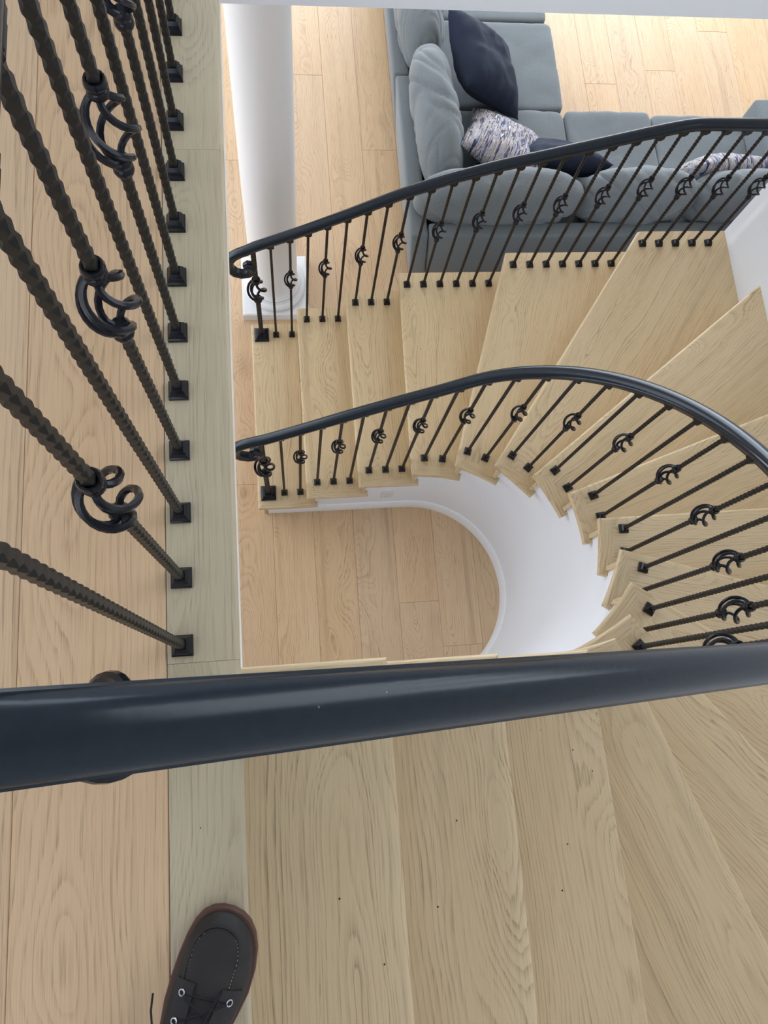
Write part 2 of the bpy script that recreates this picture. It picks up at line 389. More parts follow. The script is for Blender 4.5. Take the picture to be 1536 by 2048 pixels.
def hit(poly, p, d):
    best = None
    for i in range(len(poly)-1):
        a, e = poly[i], poly[i+1]-poly[i]
        den = d.x*e.y - d.y*e.x
        if abs(den) < 1e-9: continue
        w = a-p; t = (w.x*e.y - w.y*e.x)/den; u = (w.x*d.y - w.y*d.x)/den
        if -1e-6 <= u <= 1+1e-6 and t > -.12:
            if best is None or abs(t) < abs(best[0]) : best = (t, i+u, p+d*t)
    return best[1], best[2]
def between(poly, s0, s1):
    lo, hi = min(s0, s1), max(s0, s1)
    pts = [poly[i] for i in range(math.ceil(lo+1e-4), math.floor(hi-1e-4)+1)]
    return pts if s0 < s1 else pts[::-1]
INN = boundary(RI); INR = boundary(RI+.045); OUT = boundary(0, 1)
TH = .027
def prism(poly, z0, z1, name, mat, parent, Mx, bev=(), w=.011):
    """flat polygon with thickness; the outline edges listed in bev get a rounded nosing"""
    bm = bmesh.new(); I = Mx.inverted(); n = len(poly)
    lo = [bm.verts.new(I @ Vector((p.x, p.y, z0))) for p in poly]; hi = [bm.verts.new(I @ Vector((p.x, p.y, z1))) for p in poly]
    bm.faces.new(lo[::-1]); bm.faces.new(hi)
    for i in range(n): bm.faces.new((lo[i], lo[(i+1) % n], hi[(i+1) % n], hi[i]))
    bmesh.ops.recalc_face_normals(bm, faces=bm.faces)
    ed = []
    for i in bev:
        for ring in (lo, hi):
            e = bm.edges.get((ring[i], ring[(i+1) % n]))
            if e: ed.append(e)
    if ed: bmesh.ops.bevel(bm, geom=ed, offset=w, offset_type='OFFSET', segments=3, profile=.5, affect='EDGES', clamp_overlap=True)
    me = bpy.data.meshes.new(name); bm.to_mesh(me); bm.free(); me.materials.append(mat)
    me.polygons.foreach_set('use_smooth', [True]*len(me.polygons)); me.set_sharp_from_angle(angle=math.radians(35))
    return link(name, me, parent, Mx)
stair = thing('staircase', 'curved pale oak staircase winding round a white open well', 'staircase', (0, 0, 0))
wallA, wallB, wallH = [], [], []
RW_ = .524
for k in range(1, 17):
    P, d = nosing_line(k); P2, d2 = nosing_line(k+1); z = k*RISE
    n1 = Vector((d.y, -d.x)); n2 = Vector((d2.y, -d2.x))
    so, Fo = hit(OUT, P, d)
    Pb = P2 + n2*(.046 if k < 16 else .012); sb, Bo = hit(OUT, Pb, d2); si, Bi = hit(INR, Pb, d2)
    sm, Mi = hit(INR, P + n1*.045, d)
    body = [P, Fo] + between(OUT, so, sb) + [Bo, Bi] + between(INR, si, sm) + [Mi]
    Mx = frame(P.x, P.y, z, math.atan2(d.y, d.x)-PI/2)
    tr = prism(body, z-TH, z, 'tread', M_TREAD, stair, Mx, (0,))
    Pe = P2 + n2*(.062 if k < 16 else .004)          # the return runs on past the next riser
    s0, _ = hit(INN, P+n1*1e-4, d); s1, E0 = hit(INN, Pe, d2); s2, E1 = hit(INR, Pe, d2)
    ip = between(INN, s0, s1)
    L0 = (E0-P).length
    ip = [q.lerp(P + (E0-P)*((q-P).dot(E0-P)/L0**2), .55) for q in ip]
    ret = [P] + ip + [E0, E1] + between(INR, s2, sm) + [Mi]
    ang = math.atan2(d.y, d.x)-PI/2
    mid = (E0+P)/2; al = math.atan2((E0-P).y, (E0-P).x)-PI/2
    Mr = frame(P.x, P.y, z, al)
    # the return has its own grain direction, so it keeps a frame of its own under the tread
    rn = prism(ret, z-TH, z-.0004, 'return_nosing', M_TREAD, tr, Mr, tuple(range(len(ip)+2)), .0105)
    rn.matrix_basis = Mx.inverted() @ Mr
    # riser and the cove under the nosing
    Rp = P + n1*.028; s, Q1 = hit(OUT, Rp, d); ri0 = Rp + d*.020
    rb = [ri0, Q1, Q1+n1*.017, ri0+n1*.017]
    prism(rb, z-RISE, z-TH, 'riser', M_TREAD, stair, frame(ri0.x, ri0.y, z-RISE, math.atan2(d.y, d.x)-PI/2))
    cv = MB(); pr = [(0, 0), (0, -.022), (-.007, -.020), (-.014, -.014), (-.019, -.005), (-.020, 0)]
    vs = []
    for q in (ri0 - d*.006, Q1):
        vs += [(q.x + n1.x*u, q.y + n1.y*u, z-TH+w) for u, w in pr]
    c = len(pr); cv.add(vs, [(i, (i+1) % c, c+(i+1) % c, c+i) for i in range(c)] + [tuple(range(c)), tuple(range(2*c-1, c-1, -1))])
    co = cv.build('cove', M_TREAD, tr, Mx, 40, True); co.matrix_basis = Matrix.Identity(4)
# white wall of the well under the treads, stepped to fit
def well_curve(r):
    pts = []; tops = []
    for k in range(1, 17):
        P, d = nosing_line(k); n1 = Vector((d.y, -d.x)); pl = boundary(r)
        s, q = hit(pl, P + n1*(.030 if k > 1 else .045), d)
        P2, d2 = nosing_line(k+1); n2 = Vector((d2.y, -d2.x)); s2, q2 = hit(pl, P2 + n2*(.030 if k < 16 else .0), d2)
        seg = [q] + between(pl, s, s2)
        pts += seg; tops += [k*RISE-TH]*len(seg)
        if k == 16: pts.append(q2)
    return pts, tops
def offset_curve(pts, dr):
    out = []
    for p in pts:
        if p.x < CX: out.append(Vector((p.x, p.y + (dr if p.y > CY else -dr))))
        else: v = (p-Vector((CX, CY))); out.append(p + v.normalized()*dr)
    return out
A, tops = well_curve(RW_); B = offset_curve(A, .07)
struct(ribbon('wall_stairwell', [tuple(p) for p in A], [tuple(p) for p in B], 0, tops, M_WALL))
Ab = [Vector((-.127, CY+RW_-.014))] + [p for p in offset_curve(A, -.014) if p.x > -.12]
bs = MB(); prof = [(0, 0), (0, .085), (.003, .092), (.004, .100), (.0135, .104), (.0135, 0)]
rs = []
for i, p in enumerate(Ab):
    t = (Ab[min(i+1, len(Ab)-1)] - Ab[max(i-1, 0)]).normalized(); nn = Vector((-t.y, t.x))
    rs.append([(p.x+nn.x*u, p.y+nn.y*u, h) for u, h in prof])
bs.rings(rs); struct(bs.build('baseboard_stairwell', M_TRIM, None, None, 40))
# white stringer under the open outer side of the lower flight
q = MB()
for k in range(1, 7):
    P, d = nosing_line(k); P2, d2 = nosing_line(k+1)
    x0 = P.x + d.x/d.y*(YO-P.y) + .03; x1 = P2.x + d2.x/max(d2.y, .3)*(YO-P2.y) + .03 if k < 6 else XO
    q.box((x0, YO-.09, 0), (min(x1, XO), YO-.02, k*RISE-TH))
struct(q.build('wall_stringer', M_WALL))

# ------------------------------------------------------------------ railings
RP = [(-.0235, -.004), (-.0225, -.010), (-.018, -.014), (-.015, -.024), (.015, -.024), (.018, -.014), (.0225, -.010), (.0235, -.004),
      (.0235, .001), (.0205, .0035), (.0215, .007), (.019, .0125), (.012, .0175), (.004, .0195), (-.004, .0195), (-.012, .0175), (-.019, .0125), (-.0215, .007), (-.0205, .0035), (-.0235, .001)]
def lerp_table(tab, x):
    if x <= tab[0][0]: (x0, y0), (x1, y1) = tab[0], tab[1]
    else:
        for (x0, y0), (x1, y1) in zip(tab, tab[1:]):
            if x <= x1: break
    return y0 + (y1-y0)*(x-x0)/(x1-x0)
def bar_rings(z0, z1, hw, x=0, y=0, per=.019, sub=2):
    """hammered square bar: the corner chamfers swell and shrink along its length"""
    n = max(2, int(round((z1-z0)/(per/sub)))); rs = []
    for i in range(n+1):
        z = z0 + (z1-z0)*i/n; w = .5-.5*math.cos(2*PI*i/sub); c = hw*(.20+.52*w); h = hw*(1.0-.035*w)
        e = h - c
        rs.append([(x+h, y-e, z), (x+h, y+e, z), (x+e, y+h, z), (x-e, y+h, z), (x-h, y+e, z), (x-h, y-e, z), (x-e, y-h, z), (x+e, y-h, z)])
    return rs
def stepped(steps):
    b = MB(); rs = [[(-w, -w, z), (w, -w, z), (w, w, z), (-w, w, z)] for w, z in steps]; b.rings(rs); return b
SHOE = stepped([(.0168, 0), (.0168, .008), (.0150, .010), (.0128, .0155), (.0128, .0185), (.0088, .0255), (.0088, .027)]).mesh('shoe', M_CAST)
PLATE = stepped([(.041, 0), (.041, .010), (.037, .012), (.031, .016), (.030, .022), (.020, .032), (.019, .040)]).mesh('base_plate', M_CAST)
COLLAR = stepped([(.0095, -.034), (.0135, -.027), (.0135, -.020), (.0168, -.017), (.0168, .002)]).mesh('rail_collar', M_CAST)
def basket_mesh(R, H, rod, cr):
    b = MB(); seg = 16
    for k in range(4):
        pts = []
        for i in range(seg+1):
            t = i/seg; r = .0055*(R/.028) + (R-.0055*(R/.028))*math.sin(PI*t)**.72; a = k*PI/2 - 3.2*t + 1.6
            pts.append((r*math.cos(a), r*math.sin(a), (t-.5)*H))
        b.tube(pts, rod, 7)
    for s in (1, -1):
        z0 = s*(H/2-.004)
        pr = [(cr*.74, 0), (cr*.98, .004), (cr*1.0, .011), (cr*.86, .013), (cr*1.02, .0155), (cr*1.05, .021), (cr*.92, .026), (cr*.74, .026), (cr*.70, .018)]
        sc = 1 if R < .035 else 1.35
        b.lathe([(r, z0 + s*z*sc) for r, z in pr], 14)
    return b.mesh('basket', M_CAST, None, 50)
BASKET = basket_mesh(.0305, .104, .0044, .0125)
BASKET_BIG = basket_mesh(.0465, .155, .0066, .0215)
def baluster(parent, x, y, z0, z1, ang, basket_z=None, hw=.0064, sub=2):
    M0 = frame(x, y, z0, ang); L_ = z1-z0; b = MB()
    if basket_z is None: b.rings(bar_rings(.004, L_-.002, hw, sub=sub))
    else:
        h = basket_z - z0; b.rings(bar_rings(.004, h-.056, hw, sub=sub)); b.rings(bar_rings(h+.056, L_-.002, hw, sub=sub))
    o = b.build('baluster', M_BAR, parent, M0, 27 if sub > 2 else None)
    link('shoe', SHOE, o); link('rail_collar', COLLAR, o, Matrix.Translation((0, 0, L_)))
    if basket_z is not None: link('basket', BASKET, o, Matrix.Translation((0, 0, h)) @ Matrix.Rotation(-ang, 4, 'Z'))
    return o
def newel(parent, x, y, z0, z1, bz, hw=.0125):
    h = bz-z0; b = MB(); b.rings(bar_rings(.005, h-.080, hw, per=.03)); b.rings(bar_rings(h+.080, z1-z0, hw, per=.03))
    o = b.build('newel', M_BAR, parent, frame(x, y, z0))
    link('base_plate', PLATE, o); link('basket', BASKET_BIG, o, Matrix.Translation((0, 0, h)))
    return o
def scroll_path(y, x1, z1):
    """lamb's-tongue end of a rail: down, under and curled in, from the free end to the rail"""
    P = [(-.158, .905), (-.148, .918), (-.132, .912), (-.124, .890), (-.130, .862), (-.152, .842), (-.184, .836), (-.216, .852), (-.238, .886),
         (-.243, .926), (-.236, .964), (-.216, .997), (-.186, 1.022), (-.150, 1.043)]
    return [(x, y, z) for x, z in P]

# outer railing of the lower flight
OUT_Z = [(-.15, 1.050), (-.10, 1.078), (.104, 1.189), (.324, 1.322), (.53, 1.455), (.727, 1.560), (.922, 1.642), (1.114, 1.707), (1.30, 1.772), (1.481, 1.836), (1.60, 1.874), (1.66, 1.886), (1.765, 1.888), (2.30, 1.886)]
YR = 2.085
outer = thing('stair_railing', 'black iron railing on outer side of the stairs, before the grey sofa', 'railing', (-.117, YR, RISE))
OI = Matrix.Translation((.117, -YR, -RISE))
def rail_part(parent, path, sides=None, inv=Matrix.Identity(4)):
    b = MB(); b.sweep(path, RP, sides); o = b.build('handrail', M_RAIL, parent, None, 40); o.matrix_basis = inv; return o
pth = scroll_path(YR, 0, 0)
xs = [-.10 + i*.045 for i in range(53)]
pth = pth + [(x, YR, sum(lerp_table(OUT_Z, x+e) for e in (-.03, -.015, 0, .015, .03))/5) for x in xs if x < XO-.002] + [(XO-.001, YR, lerp_table(OUT_Z, XO))]
rail_part(outer, pth, [(0, -1, 0)]*len(pth), OI)
def child(o, inv): o.matrix_basis = inv @ o.matrix_basis; return o
child(newel(outer, -.117, YR, RISE, lerp_table(OUT_Z, -.117)-.012, RISE+.505), OI)
oxs = [-.034, .057, .141, .228, .315, .401, .487, .573] + [.66+.0874*i for i in range(6)] + [1.182+.0868*i for i in range(7)] + [1.792+.0865*i for i in range(5)]
olev = [1, 1, 2, 2, 2, 3, 3, 3] + [4]*6 + [5]*7 + [6]*5
for i, (x, k) in enumerate(zip(oxs, olev)):
    zr = lerp_table(OUT_Z, x) - .019
    child(baluster(outer, x, YR, k*RISE, zr, 0, zr+.019-.385 if i % 2 else None), OI)

# inner railing: starts at the foot of the stairs, winds round the well and climbs to the upper floor
def inner_r(th): return .577 if th > -50 else .577 + (.550-.577)*min(1, (-50-th)/40)
IN_ST = [(-.15, 1.045), (-.10, 1.074), (.056, 1.186), (.259, 1.338), (.45, 1.472), (.651, 1.606)]
def in_z(th): return 2.509 - (th+2.8)*.0099 if th < 92 else 0
def near_pt(x):
    z = 3.372 + .68*(.651-x); z = min(z, ZU+.885); return (x, -.003+.0155*x, z)
inner = thing('stair_railing', 'long black iron railing winding round the open well up to the landing', 'railing', (-.117, 1.137, RISE))
II = Matrix.Translation((.117, -1.137, -RISE))
pth = scroll_path(1.137, 0, 0); sd = [(0, -1, 0)]*len(pth)
xs = [-.10 + .05*i for i in range(15)]
for x in xs: pth.append((x, 1.1347, sum(lerp_table(IN_ST, min(x+e, .651)) for e in (-.03, 0, .03))/3)); sd.append((0, -1, 0))
for i in range(1, 61):
    th = 90 - 180*i/60; r = inner_r(th)
    blend = min(1, (90-th)/25.); z = in_z(th)*blend + (1.606+.0099*(90-th))*(1-blend)
    pth.append((CX+r*math.cos(math.radians(th)), CY+r*math.sin(math.radians(th)), z)); a = math.radians(th+180); sd.append((math.cos(a), math.sin(a), 0))
for x in [.56, .46, .36, .26, .16, .06, -.04, -.10, -.135]: pth.append(near_pt(x)); sd.append((0, 1, 0))
for x, dz in ((-.16, .897), (-.21, .888)): pth.append((x, -.0055, ZU+dz-.003)); sd.append((0, 1, 0))
rail_part(inner, pth, sd, II)
child(newel(inner, -.117, 1.137, RISE, lerp_table(IN_ST, -.117)-.012, RISE+.488), II)
ibal = [(-.030, 1), (.057, 1), (.146, 2), (.232, 2), (.318, 2), (.406, 3), (.492, 3), (.577, 3)]
idx = 0
for x, k in ibal:
    zr = lerp_table(IN_ST, x)-.019
    child(baluster(inner, x, 1.137, k*RISE, zr, 0, zr+.019-.385 if idx % 2 else None), II); idx += 1
for j in range(20):
    th = 88.5 - 8.98*j; k = 4 + j//2; r = inner_r(th); blend = min(1, (90-th)/25.)
    zr = in_z(th)*blend + (1.606+.0099*(90-th))*(1-blend) - .019
    child(baluster(inner, CX+r*math.cos(math.radians(th)), CY+r*math.sin(math.radians(th)), k*RISE, zr, math.radians(th), zr+.019-.40 if idx % 2 else None), II); idx += 1
for x, k in [(.624, 14), (.538, 14), (.452, 14), (.364, 15), (.278, 15), (.192, 15), (.104, 16), (.018, 16), (-.066, 16)]:
    p = near_pt(x); zr = p[2]-.019
    child(baluster(inner, x, p[1], k*RISE, zr, 0, zr+.019-.40 if idx % 2 else None), II); idx += 1

# guard railing on the upper floor, with its corner newel
GX = -.182
guard = thing('landing_railing', 'black iron guard railing with hammered balusters along the upper floor edge', 'railing', (GX, 0, ZU))
GI = Matrix.Translation((-GX, 0, -ZU))
rail_part(guard, [(GX+.003, -.035, ZU+.885)] + [(GX+.003, .1*i, ZU+.885) for i in range(0, 18)] + [(GX+.003, 1.745, ZU+.885)], None, GI)
child(newel(guard, GX-.002, -.006, ZU, ZU+.868, ZU+.485), GI)
for i in range(15):
    child(baluster(guard, GX, .1055+.1092*i, ZU, ZU+.866, 0, ZU+.503 if i % 2 else None, .0066, 6), GI)

# ------------------------------------------------------------------ column
col = thing('column', 'round white tapering column on a square plinth left of the stairs', 'column', (-.03, 2.472, 0))
b = MB(); b.box((-.196, -.196, 0), (.196, .196, .062)); b.box((-.19, -.19, .062), (.19, .19, .066)); b.build('plinth', M_TRIM, col)
b = MB(); pr = []
for i in range(9): a = -PI/2 + PI*i/8; pr.append((.162+.024*math.cos(a), .092+.026*math.sin(a)))
pr += [(.160, .120), (.160, .128), (.152, .130)]
for i in range(7): a = -PI/2 + PI*i/6; pr.append((.146+.010*math.cos(a), .140+.010*math.sin(a)))
pr += [(.146, .152), (.146, .158), (.140, .162)]
b.lathe([(.10, .064)] + pr + [(.10, .163)], 48); b.build('base_ring', M_TRIM, col, None, 40)
b = MB(); pr = [(.142, .160), (.136, .175), (.1345, .20)] + [(.1345-.0175*(max(0, h-.9)/1.7), h) for h in (.6, 1.0, 1.4, 1.8, 2.2, 2.5)] + [(.117, 2.6), (.13, 2.62), (.13, ZC-.002)]
b.lathe(pr, 48); b.build('shaft', M_TRIM, col, None, 40)

# ------------------------------------------------------------------ cushions
def blob(name, mat, parent, loc, size, rot=(0,0,0), e=3.2, wr=.012, n=16, seed=0, ez=None, freq=5, crease=0):
    """stuffed cushion: rounded box grown from a subdivided cube, puckered with noise"""
    bm = bmesh.new(); bmesh.ops.create_cube(bm, size=2); bmesh.ops.subdivide_edges(bm, edges=bm.edges, cuts=n, use_grid_fill=True)
    sx, sy, sz = (s/2 for s in size); off = Vector((seed*7.3, seed*3.1, seed*1.7))
    for v in bm.verts:
        p = v.co; q = (abs(p.x)**e + abs(p.y)**e + abs(p.z)**(ez or e))**(-1/e); u = p*q
        w = Vector((u.x*sx, u.y*sy, u.z*sz))
        k = noise.noise(Vector((w.x*freq, w.y*freq, w.z*freq))+off); r2 = noise.noise(Vector((w.x*freq*3, w.y*freq*2, w.z*freq*3))+off*2)
        edge = min(1, max(abs(u.x), abs(u.y), abs(u.z)))
        rid = 1-abs(k)*2.2
        d = wr*(k*.9 + .35*r2 - .5*max(0, rid)**4)
        if crease:                                # long soft folds running across the cushion
            ax = 1 if sy > sx else 0; t_ = w[ax]; o_ = w[2]*.9 + w[1-ax]*1.3
            c1 = noise.noise(Vector((t_*6 + o_*5, o_*1.6, seed*4.1))); c2 = noise.noise(Vector((t_*11 - o_*6, o_*2.5, seed*2.7)))
            d -= .016*max(0, 1-abs(c1)*5)**1.5 * max(0, min(1, .5+1.6*k)); d -= .006*max(0, 1-abs(c2)*6)**1.5 * max(0, min(1, .3-1.6*k))
        v.co = w + u.normalized()*d
    me = bpy.data.meshes.new(name); bm.to_mesh(me); bm.free(); me.materials.append(mat)
    me.polygons.foreach_set('use_smooth', [True]*len(me.polygons))
    M0 = Matrix.Translation(loc) @ Matrix.Rotation(rot[2], 4, 'Z') @ Matrix.Rotation(rot[1], 4, 'Y') @ Matrix.Rotation(rot[0], 4, 'X')
    return link(name, me, parent, M0)
def pillow(name, mat, size, th, M0, label, group=None, seed=0, wr=.008):
    """knife-edge throw pillow: two bulged faces meeting in a seam, corners drawn out a little"""
    n = 26; bm = bmesh.new(); off = Vector((seed*5.1, seed*2.3, 0)); s = size/2
    g = {}
    for side in (1, -1):
        for i in range(n+1):
            for j in range(n+1):
                rim = i in (0, n) or j in (0, n)
                if side == -1 and rim: g[side, i, j] = g[1, i, j]; continue
                u, v = 2*i/n-1, 2*j/n-1
                pull = 1 - .06*(1-abs(v)**2)*(abs(u)**3) ; pull2 = 1 - .06*(1-abs(u)**2)*(abs(v)**3)
                h = ((1-u**4)*(1-v**4))**.5*(1-.25*(u*u+v*v))
                k = noise.noise(Vector((u*2.2, v*2.2, side))+off); k2 = noise.noise(Vector((u*6, v*6, side))+off)
                z = side*(th/2*h*(1+.18*k) + wr*k2*h**.5)
                if rim: z = .012*noise.noise(Vector((u*2, v*2, 5))+off)
                g[side, i, j] = bm.verts.new((u*s*pull, v*s*pull2, z))
        for i in range(n):
            for j in range(n):
                f = [g[side, i, j], g[side, i+1, j], g[side, i+1, j+1], g[side, i, j+1]]
                bm.faces.new(f if side == 1 else f[::-1])
    me = bpy.data.meshes.new(name); bm.to_mesh(me); bm.free(); me.materials.append(mat)
    me.polygons.foreach_set('use_smooth', [True]*len(me.polygons))
    o = link(name, me); o.matrix_world = M0; return tag(o, label, 'pillow', group)

sofa = thing('sectional_sofa', 'large grey upholstered sectional sofa in the room below the stairs', 'sofa', (.8, 2.5, 0))
SI = Matrix.Translation((-.8, -2.5, 0))
def raked(name, pts0, pts1, z0, z1, bev=.02):
    """upholstered frame panel between a lower and an upper outline"""
    bm = bmesh.new(); lo = [bm.verts.new((*p, z0)) for p in pts0]; hi = [bm.verts.new((*p, z1)) for p in pts1]; n = len(lo)
    bm.faces.new(lo[::-1]); bm.faces.new(hi)
    for i in range(n): bm.faces.new((lo[i], lo[(i+1) % n], hi[(i+1) % n], hi[i]))
    bmesh.ops.recalc_face_normals(bm, faces=bm.faces)
    bmesh.ops.bevel(bm, geom=list(bm.edges), offset=bev, segments=3, profile=.5, affect='EDGES', clamp_overlap=True)
    me = bpy.data.meshes.new(name); bm.to_mesh(me); bm.free(); me.materials.append(M_SOFA)
    me.polygons.foreach_set('use_smooth', [True]*len(me.polygons)); me.set_sharp_from_angle(angle=math.radians(50))
    return link(name, me, sofa, SI)
R4 = lambda x0, y0, x1, y1: [(x0, y0), (x1, y0), (x1, y1), (x0, y1)]
raked('back_frame', R4(.80, 2.53, .90, 3.56), R4(.735, 2.47, .835, 3.55), .04, .56)
raked('back_frame', R4(.80, 3.565, .90, 5.3), R4(.722, 3.56, .822, 5.3), .04, .55)
raked('back_frame', R4(.905, 2.53, 3.20, 2.62), R4(.84, 2.465, 3.20, 2.56), .04, .56)
raked('base', R4(.90, 2.62, 1.75, 5.25), R4(.90, 2.62, 1.75, 5.25), .05, .27, .01)
raked('base', R4(1.755, 2.62, 2.93, 3.37), R4(1.755, 2.62, 2.93, 3.37), .05, .27, .01)
raked('arm', R4(2.93, 2.625, 3.22, 3.38), R4(2.925, 2.57, 3.20, 3.37), .04, .62, .025)
def cush(name, x0, y0, z0, x1, y1, z1, **kw):
    o = blob(name, M_SOFA, sofa, ((x0+x1)/2, (y0+y1)/2, (z0+z1)/2), (x1-x0, y1-y0, z1-z0), **kw); o.matrix_basis = SI @ o.matrix_basis; return o
S_ = dict(e=22, wr=.007, freq=5, n=30)
cush('seat_cushion', .86, 2.60, .26, 1.775, 3.408, .455, seed=1, **S_); cush('seat_cushion', .86, 3.41, .26, 1.785, 4.065, .455, seed=2, **S_)
cush('seat_cushion', .86, 4.07, .26, 1.76, 4.80, .455, seed=3, **S_)
cush('seat_cushion', 1.78, 2.60, .26, 2.328, 3.402, .465, seed=4, **S_); cush('seat_cushion', 2.332, 2.60, .26, 2.922, 3.385, .455, seed=5, **S_)
def bcush(c, s, rot, seed, **kw):
    o = blob('back_cushion', M_SOFA, sofa, c, s, rot, e=2.7, wr=.019, seed=seed, freq=3.0, n=44, crease=1, **kw); o.matrix_basis = SI @ o.matrix_basis
bcush((.93, 3.15, .64), (.27, .92, .46), (0, -.20, .03), 1); bcush((.90, 4.02, .63), (.29, .92, .46), (0, -.20, -.02), 2)
bcush((1.24, 2.655, .64), (.96, .27, .44), (.20, 0, 0), 3); bcush((2.03, 2.66, .64), (.70, .26, .44), (.20, 0, 0), 4); bcush((2.66, 2.66, .63), (.64, .26, .42), (.20, 0, 0), 5)

def lean(loc, yaw, tilt, roll=0): return Matrix.Translation(loc) @ Matrix.Rotation(yaw, 4, 'Z') @ Matrix.Rotation(tilt, 4, 'Y') @ Matrix.Rotation(roll, 4, 'Z')
PG = None
pillow('throw_pillow', M_NAVY, .52, .23, lean((1.245, 3.53, .66), .03, math.radians(39), .10), 'large plain navy pillow on the grey sofa, beside the bare floor side', PG, 1)
pillow('throw_pillow', M_PRINT, .56, .22, lean((1.34, 2.99, .62), .8, math.radians(30), .35), 'round looking brushstroke print pillow in the sofa corner', PG, 2)
pillow('throw_pillow', M_NAVY, .48, .18, lean((1.62, 2.93, .62), PI/2-.15, math.radians(50), .2), 'small plain navy pillow lying low behind the railing balusters', PG, 3)
pillow('throw_pillow', M_PRINT, .50, .18, lean((2.62, 2.87, .58), PI/2, math.radians(62), 0), 'brushstroke print pillow at the sofa end by the white wall', PG, 4)

# ------------------------------------------------------------------ boot
BA = math.radians(-17.5)
boot = thing('boot', 'dark brown leather moc toe boot standing on the edge board', 'boot', (-.121, -.284, ZU), BA)
# local frame: toe tip at the origin, heel towards -y, +x to the right
W_ = [(a_, b_*.86, c_) for a_, b_, c_ in [(0, .004, .000), (.004, .022, .001), (.012, .036, .002), (.026, .048, .003), (.045, .056, .004), (.07, .0605, .004), (.10, .061, .002), (.13, .057, -.002), (.16, .050, -.005), (.20, .044, -.005), (.24, .042, -.003), (.27, .040, 0), (.288, .031, 0), (.297, .016, 0), (.30, .004, 0)]]
H_ = [(0, .030), (.012, .044), (.026, .054), (.045, .060), (.07, .064), (.10, .070), (.13, .082), (.16, .098), (.185, .115), (.20, .128), (.30, .13)]
def outline(grow=0, n=40):
    L_, R_ = [], []
    for s, w, c in W_:
        ss = -s*(1+2*grow/.3)+grow
        R_.append((c+w+grow, ss)); L_.append((c-w-grow, ss))
    return R_ + L_[::-1]
b = MB(); o1, o2 = outline(.003), outline(.0045)
b.rings([[(x, y, 0) for x, y in o1], [(x, y, .004) for x, y in o2], [(x, y, .020) for x, y in o2], [(x, y, .023) for x, y in o1]])
b.build('sole', M_SOLE, boot, None, 40)
def upper_pt(s, a, shrink=0.0):
    """point on the leather upper: s along the foot, a from 0 (right welt) over the top to pi (left welt)"""
    w = lerp_table([(q[0], q[1]) for q in W_], s); c = lerp_table([(q[0], q[2]) for q in W_], s); h = lerp_table(H_, s)
    ca, sa = math.cos(a), math.sin(a)
    k = .72 if s > .03 else .85
    x = c + (w-shrink)*math.copysign(abs(ca)**k, ca); z = .022 + (h-.022-shrink)*abs(sa)**.80
    return Vector((x, -s, z))
b = MB(); rs = []
ss = [.001, .003, .006, .010, .016, .024, .034, .046, .06, .075, .09, .105, .12, .135, .15, .165, .18, .20, .22, .24, .26, .275, .287, .295, .299]
for s in ss: rs.append([tuple(upper_pt(s, PI*i/24)) for i in range(25)])
b.rings(rs); b.build('upper', M_LEATHER, boot, None, 60)
# ankle shaft
b = MB(); rs = []
for z, gx, gy, cy in ((.10, .040, .060, -.235), (.13, .040, .058, -.238), (.16, .042, .057, -.242), (.172, .043, .058, -.243), (.172, .038, .052, -.243), (.14, .034, .046, -.24)):
    rs.append([(gx*math.cos(2*PI*i/28), cy+gy*math.sin(2*PI*i/28), z) for i in range(28)])
b.rings(rs); b.build('shaft', M_LEATHER, boot, None, 50)
# raised apron seam round the toe, its stitches
def on_upper(x, s, up=0):      # plan point dropped on to the leather
    w = lerp_table([(q[0], q[1]) for q in W_], s); c = lerp_table([(q[0], q[2]) for q in W_], s); h = lerp_table(H_, s)
    k = .72 if s > .03 else .85; u = min(.999, abs(x-c)/w)**(1/k)
    return Vector((x, -s, .022 + (h-.022)*math.sqrt(1-u*u)**.80 + up))
def seam(t):      # t 0..1 from left end round the toe to the right end
    if t < .25: return on_upper(-.0345-.001*math.sin(PI*t*4), .110-.052*t/.25, .0012)
    if t > .75: return on_upper(.0345+.001*math.sin(PI*t*4), .110-.052*(1-t)/.25, .0012)
    a = PI*(t-.25)/.5
    return on_upper(-.0345*math.copysign(abs(math.cos(a))**.85, math.cos(a)), .058-.042*math.sin(a)**.85, .0012)
b = MB(); b.tube([seam(i/48) for i in range(49)], .0021, 6); b.build('apron_seam', M_LEATHER, boot, None, 60)
st = MB()
for i in range(3, 46, 1):
    p0 = seam((i+.2)/48); p1 = seam((i+.72)/48); c = Vector((0, -.105, .03))
    sh = (Vector((0, -.10, 0)) - Vector((p0.x, p0.y, 0))).normalized()*.0036
    st.tube([p0+sh+Vector((0,0,.0006)), p1+sh+Vector((0,0,.0006))], .0007, 5)
so = st.build('stitching', M_THREAD, boot); so['kind'] = 'stuff'
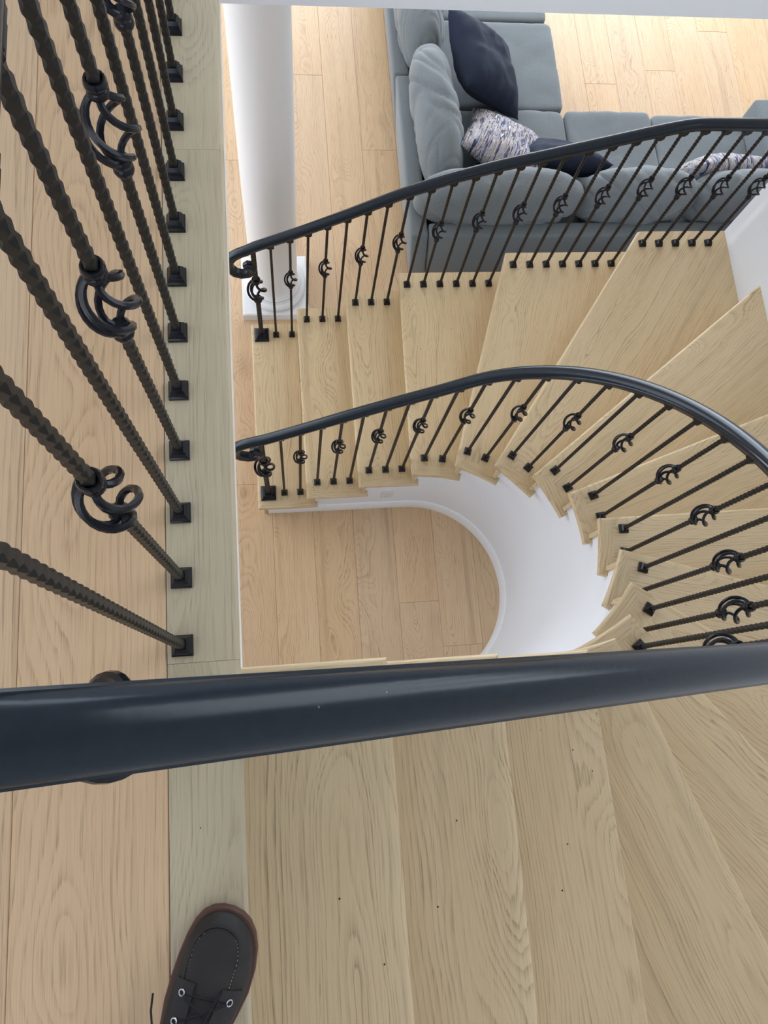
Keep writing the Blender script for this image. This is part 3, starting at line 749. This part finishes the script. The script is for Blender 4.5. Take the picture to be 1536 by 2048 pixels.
# eyestays, tongue, eyelets, laces
def flap(side):
    q = MB(); rs = []
    for s in (.086, .11, .14, .17, .20):
        a0 = PI/2 - side*(.10 + .10*(.18-s)/.07); a1 = PI/2 - side*.92
        rs.append([tuple(upper_pt(s, a0+(a1-a0)*j/5, -.0035)) for j in range(6)] + [tuple(upper_pt(s, a1-(a1-a0)*j/5, -.0003)) for j in range(6)])
    q.rings(rs); q.build('eyestay', M_LEATHER, boot, None, 50)
flap(1); flap(-1)
ey = []
for s in (.100, .131, .160, .188):
    for side in (-1, 1):
        a = PI/2 - side*(.34 + .14*(.19-s)/.08); p = upper_pt(s, a, -.0046); nrm = (upper_pt(s, a, -.02)-upper_pt(s, a, .0)).normalized()
        ey.append((s, side, p)); t1 = nrm.cross(Vector((0, 1, 0))).normalized(); t2 = nrm.cross(t1)
        q = MB(); q.tube([p + t1*.0042*math.cos(2*PI*i/14) + t2*.0042*math.sin(2*PI*i/14) for i in range(15)], .0014, 6)
        q.build('eyelet', M_NICKEL, boot, None, 60)
def arch(p, q_, h, n=8): return [p.lerp(q_, i/n) + Vector((0, 0, h*math.sin(PI*i/n))) for i in range(n+1)]
E_ = {(s, sd_): p for s, sd_, p in ey}
la = MB(); S4 = (.100, .131, .160, .188)
la.tube(arch(E_[S4[0], -1], E_[S4[0], 1], .006), .0016, 6)
for i in range(3):
    la.tube(arch(E_[S4[i], -1], E_[S4[i+1], 1], .007), .0016, 6); la.tube(arch(E_[S4[i], 1], E_[S4[i+1], -1], .009), .0016, 6)
la.tube([Vector((-.004, -.185, .124)), Vector((.002, -.150, .108)), Vector((.009, -.120, .092)), Vector((.016, -.100, .082)), Vector((.020, -.088, .078))], .0016, 6)
la.tube([Vector((-.010, -.190, .127)), Vector((-.034, -.172, .112)), Vector((-.054, -.152, .080)), Vector((-.066, -.132, .062)), Vector((-.070, -.112, .058))], .0016, 6)
la.build('laces', M_LACE, boot, None, 60)

# ------------------------------------------------------------------ small things
ou = thing('wall_outlet', 'small white outlet plate on the curved well wall under the treads', 'outlet', (.529, CY+RW_, .25))
b = MB(); b.rings([[(-.035, -.0005, -.0575), (.035, -.0005, -.0575), (.035, -.0005, .0575), (-.035, -.0005, .0575)], [(-.035, -.004, -.0575), (.035, -.004, -.0575), (.035, -.004, .0575), (-.035, -.004, .0575)], [(-.032, -.006, -.054), (.032, -.006, -.054), (.032, -.006, .054), (-.032, -.006, .054)]]); b.build('cover_plate', M_PLASTIC, ou)
for dz in (-.022, .022):
    b = MB(); b.box((-.017, -.0085, dz-.015), (.017, -.005, dz+.015)); r = b.build('receptacle', M_PLASTIC, ou)
    b = MB(); b.box((-.008, -.0089, dz-.004), (-.006, -.0084, dz+.006)); b.box((.006, -.0089, dz-.004), (.008, -.0084, dz+.006)); b.build('slots', M_SLOT, r)
cr = MB(); rr = random.Random(3)
spots = [(.80, 1.86, 4), (.83, 1.84, 4), (.87, 1.83, 4), (.70, 1.72, 4), (1.06, 1.2, 6), (1.5, .5, 8), (1.42, .44, 9), (1.36, .40, 9), (1.38, .20, 10), (1.33, .23, 10), (1.42, .02, 11), (1.12, .9, 6), (1.5, -.02, 11), (1.30, .12, 11),
         (.30, -.25, 15), (.55, -.1, 14), (.58, -.35, 14), (.50, -.40, 15), (.66, -.2, 14), (.22, -.36, 16), (.62, -.15, 14), (-.16, -.17, 17), (.05, -.33, 16), (.12, -.44, 16)]
for x, y, k in spots:
    r = rr.uniform(.0009, .0022) * (1 if k > 12 else 1.4)
    cr.lathe([(r*.4, 0), (r, r*.5), (r*.5, r*1.1)], 6, (x, y, k*RISE + .0002))
co = cr.build('crumbs', M_CRUMB); tag(co, 'dark crumbs of dirt scattered over the oak treads', 'crumbs'); co['kind'] = 'stuff'
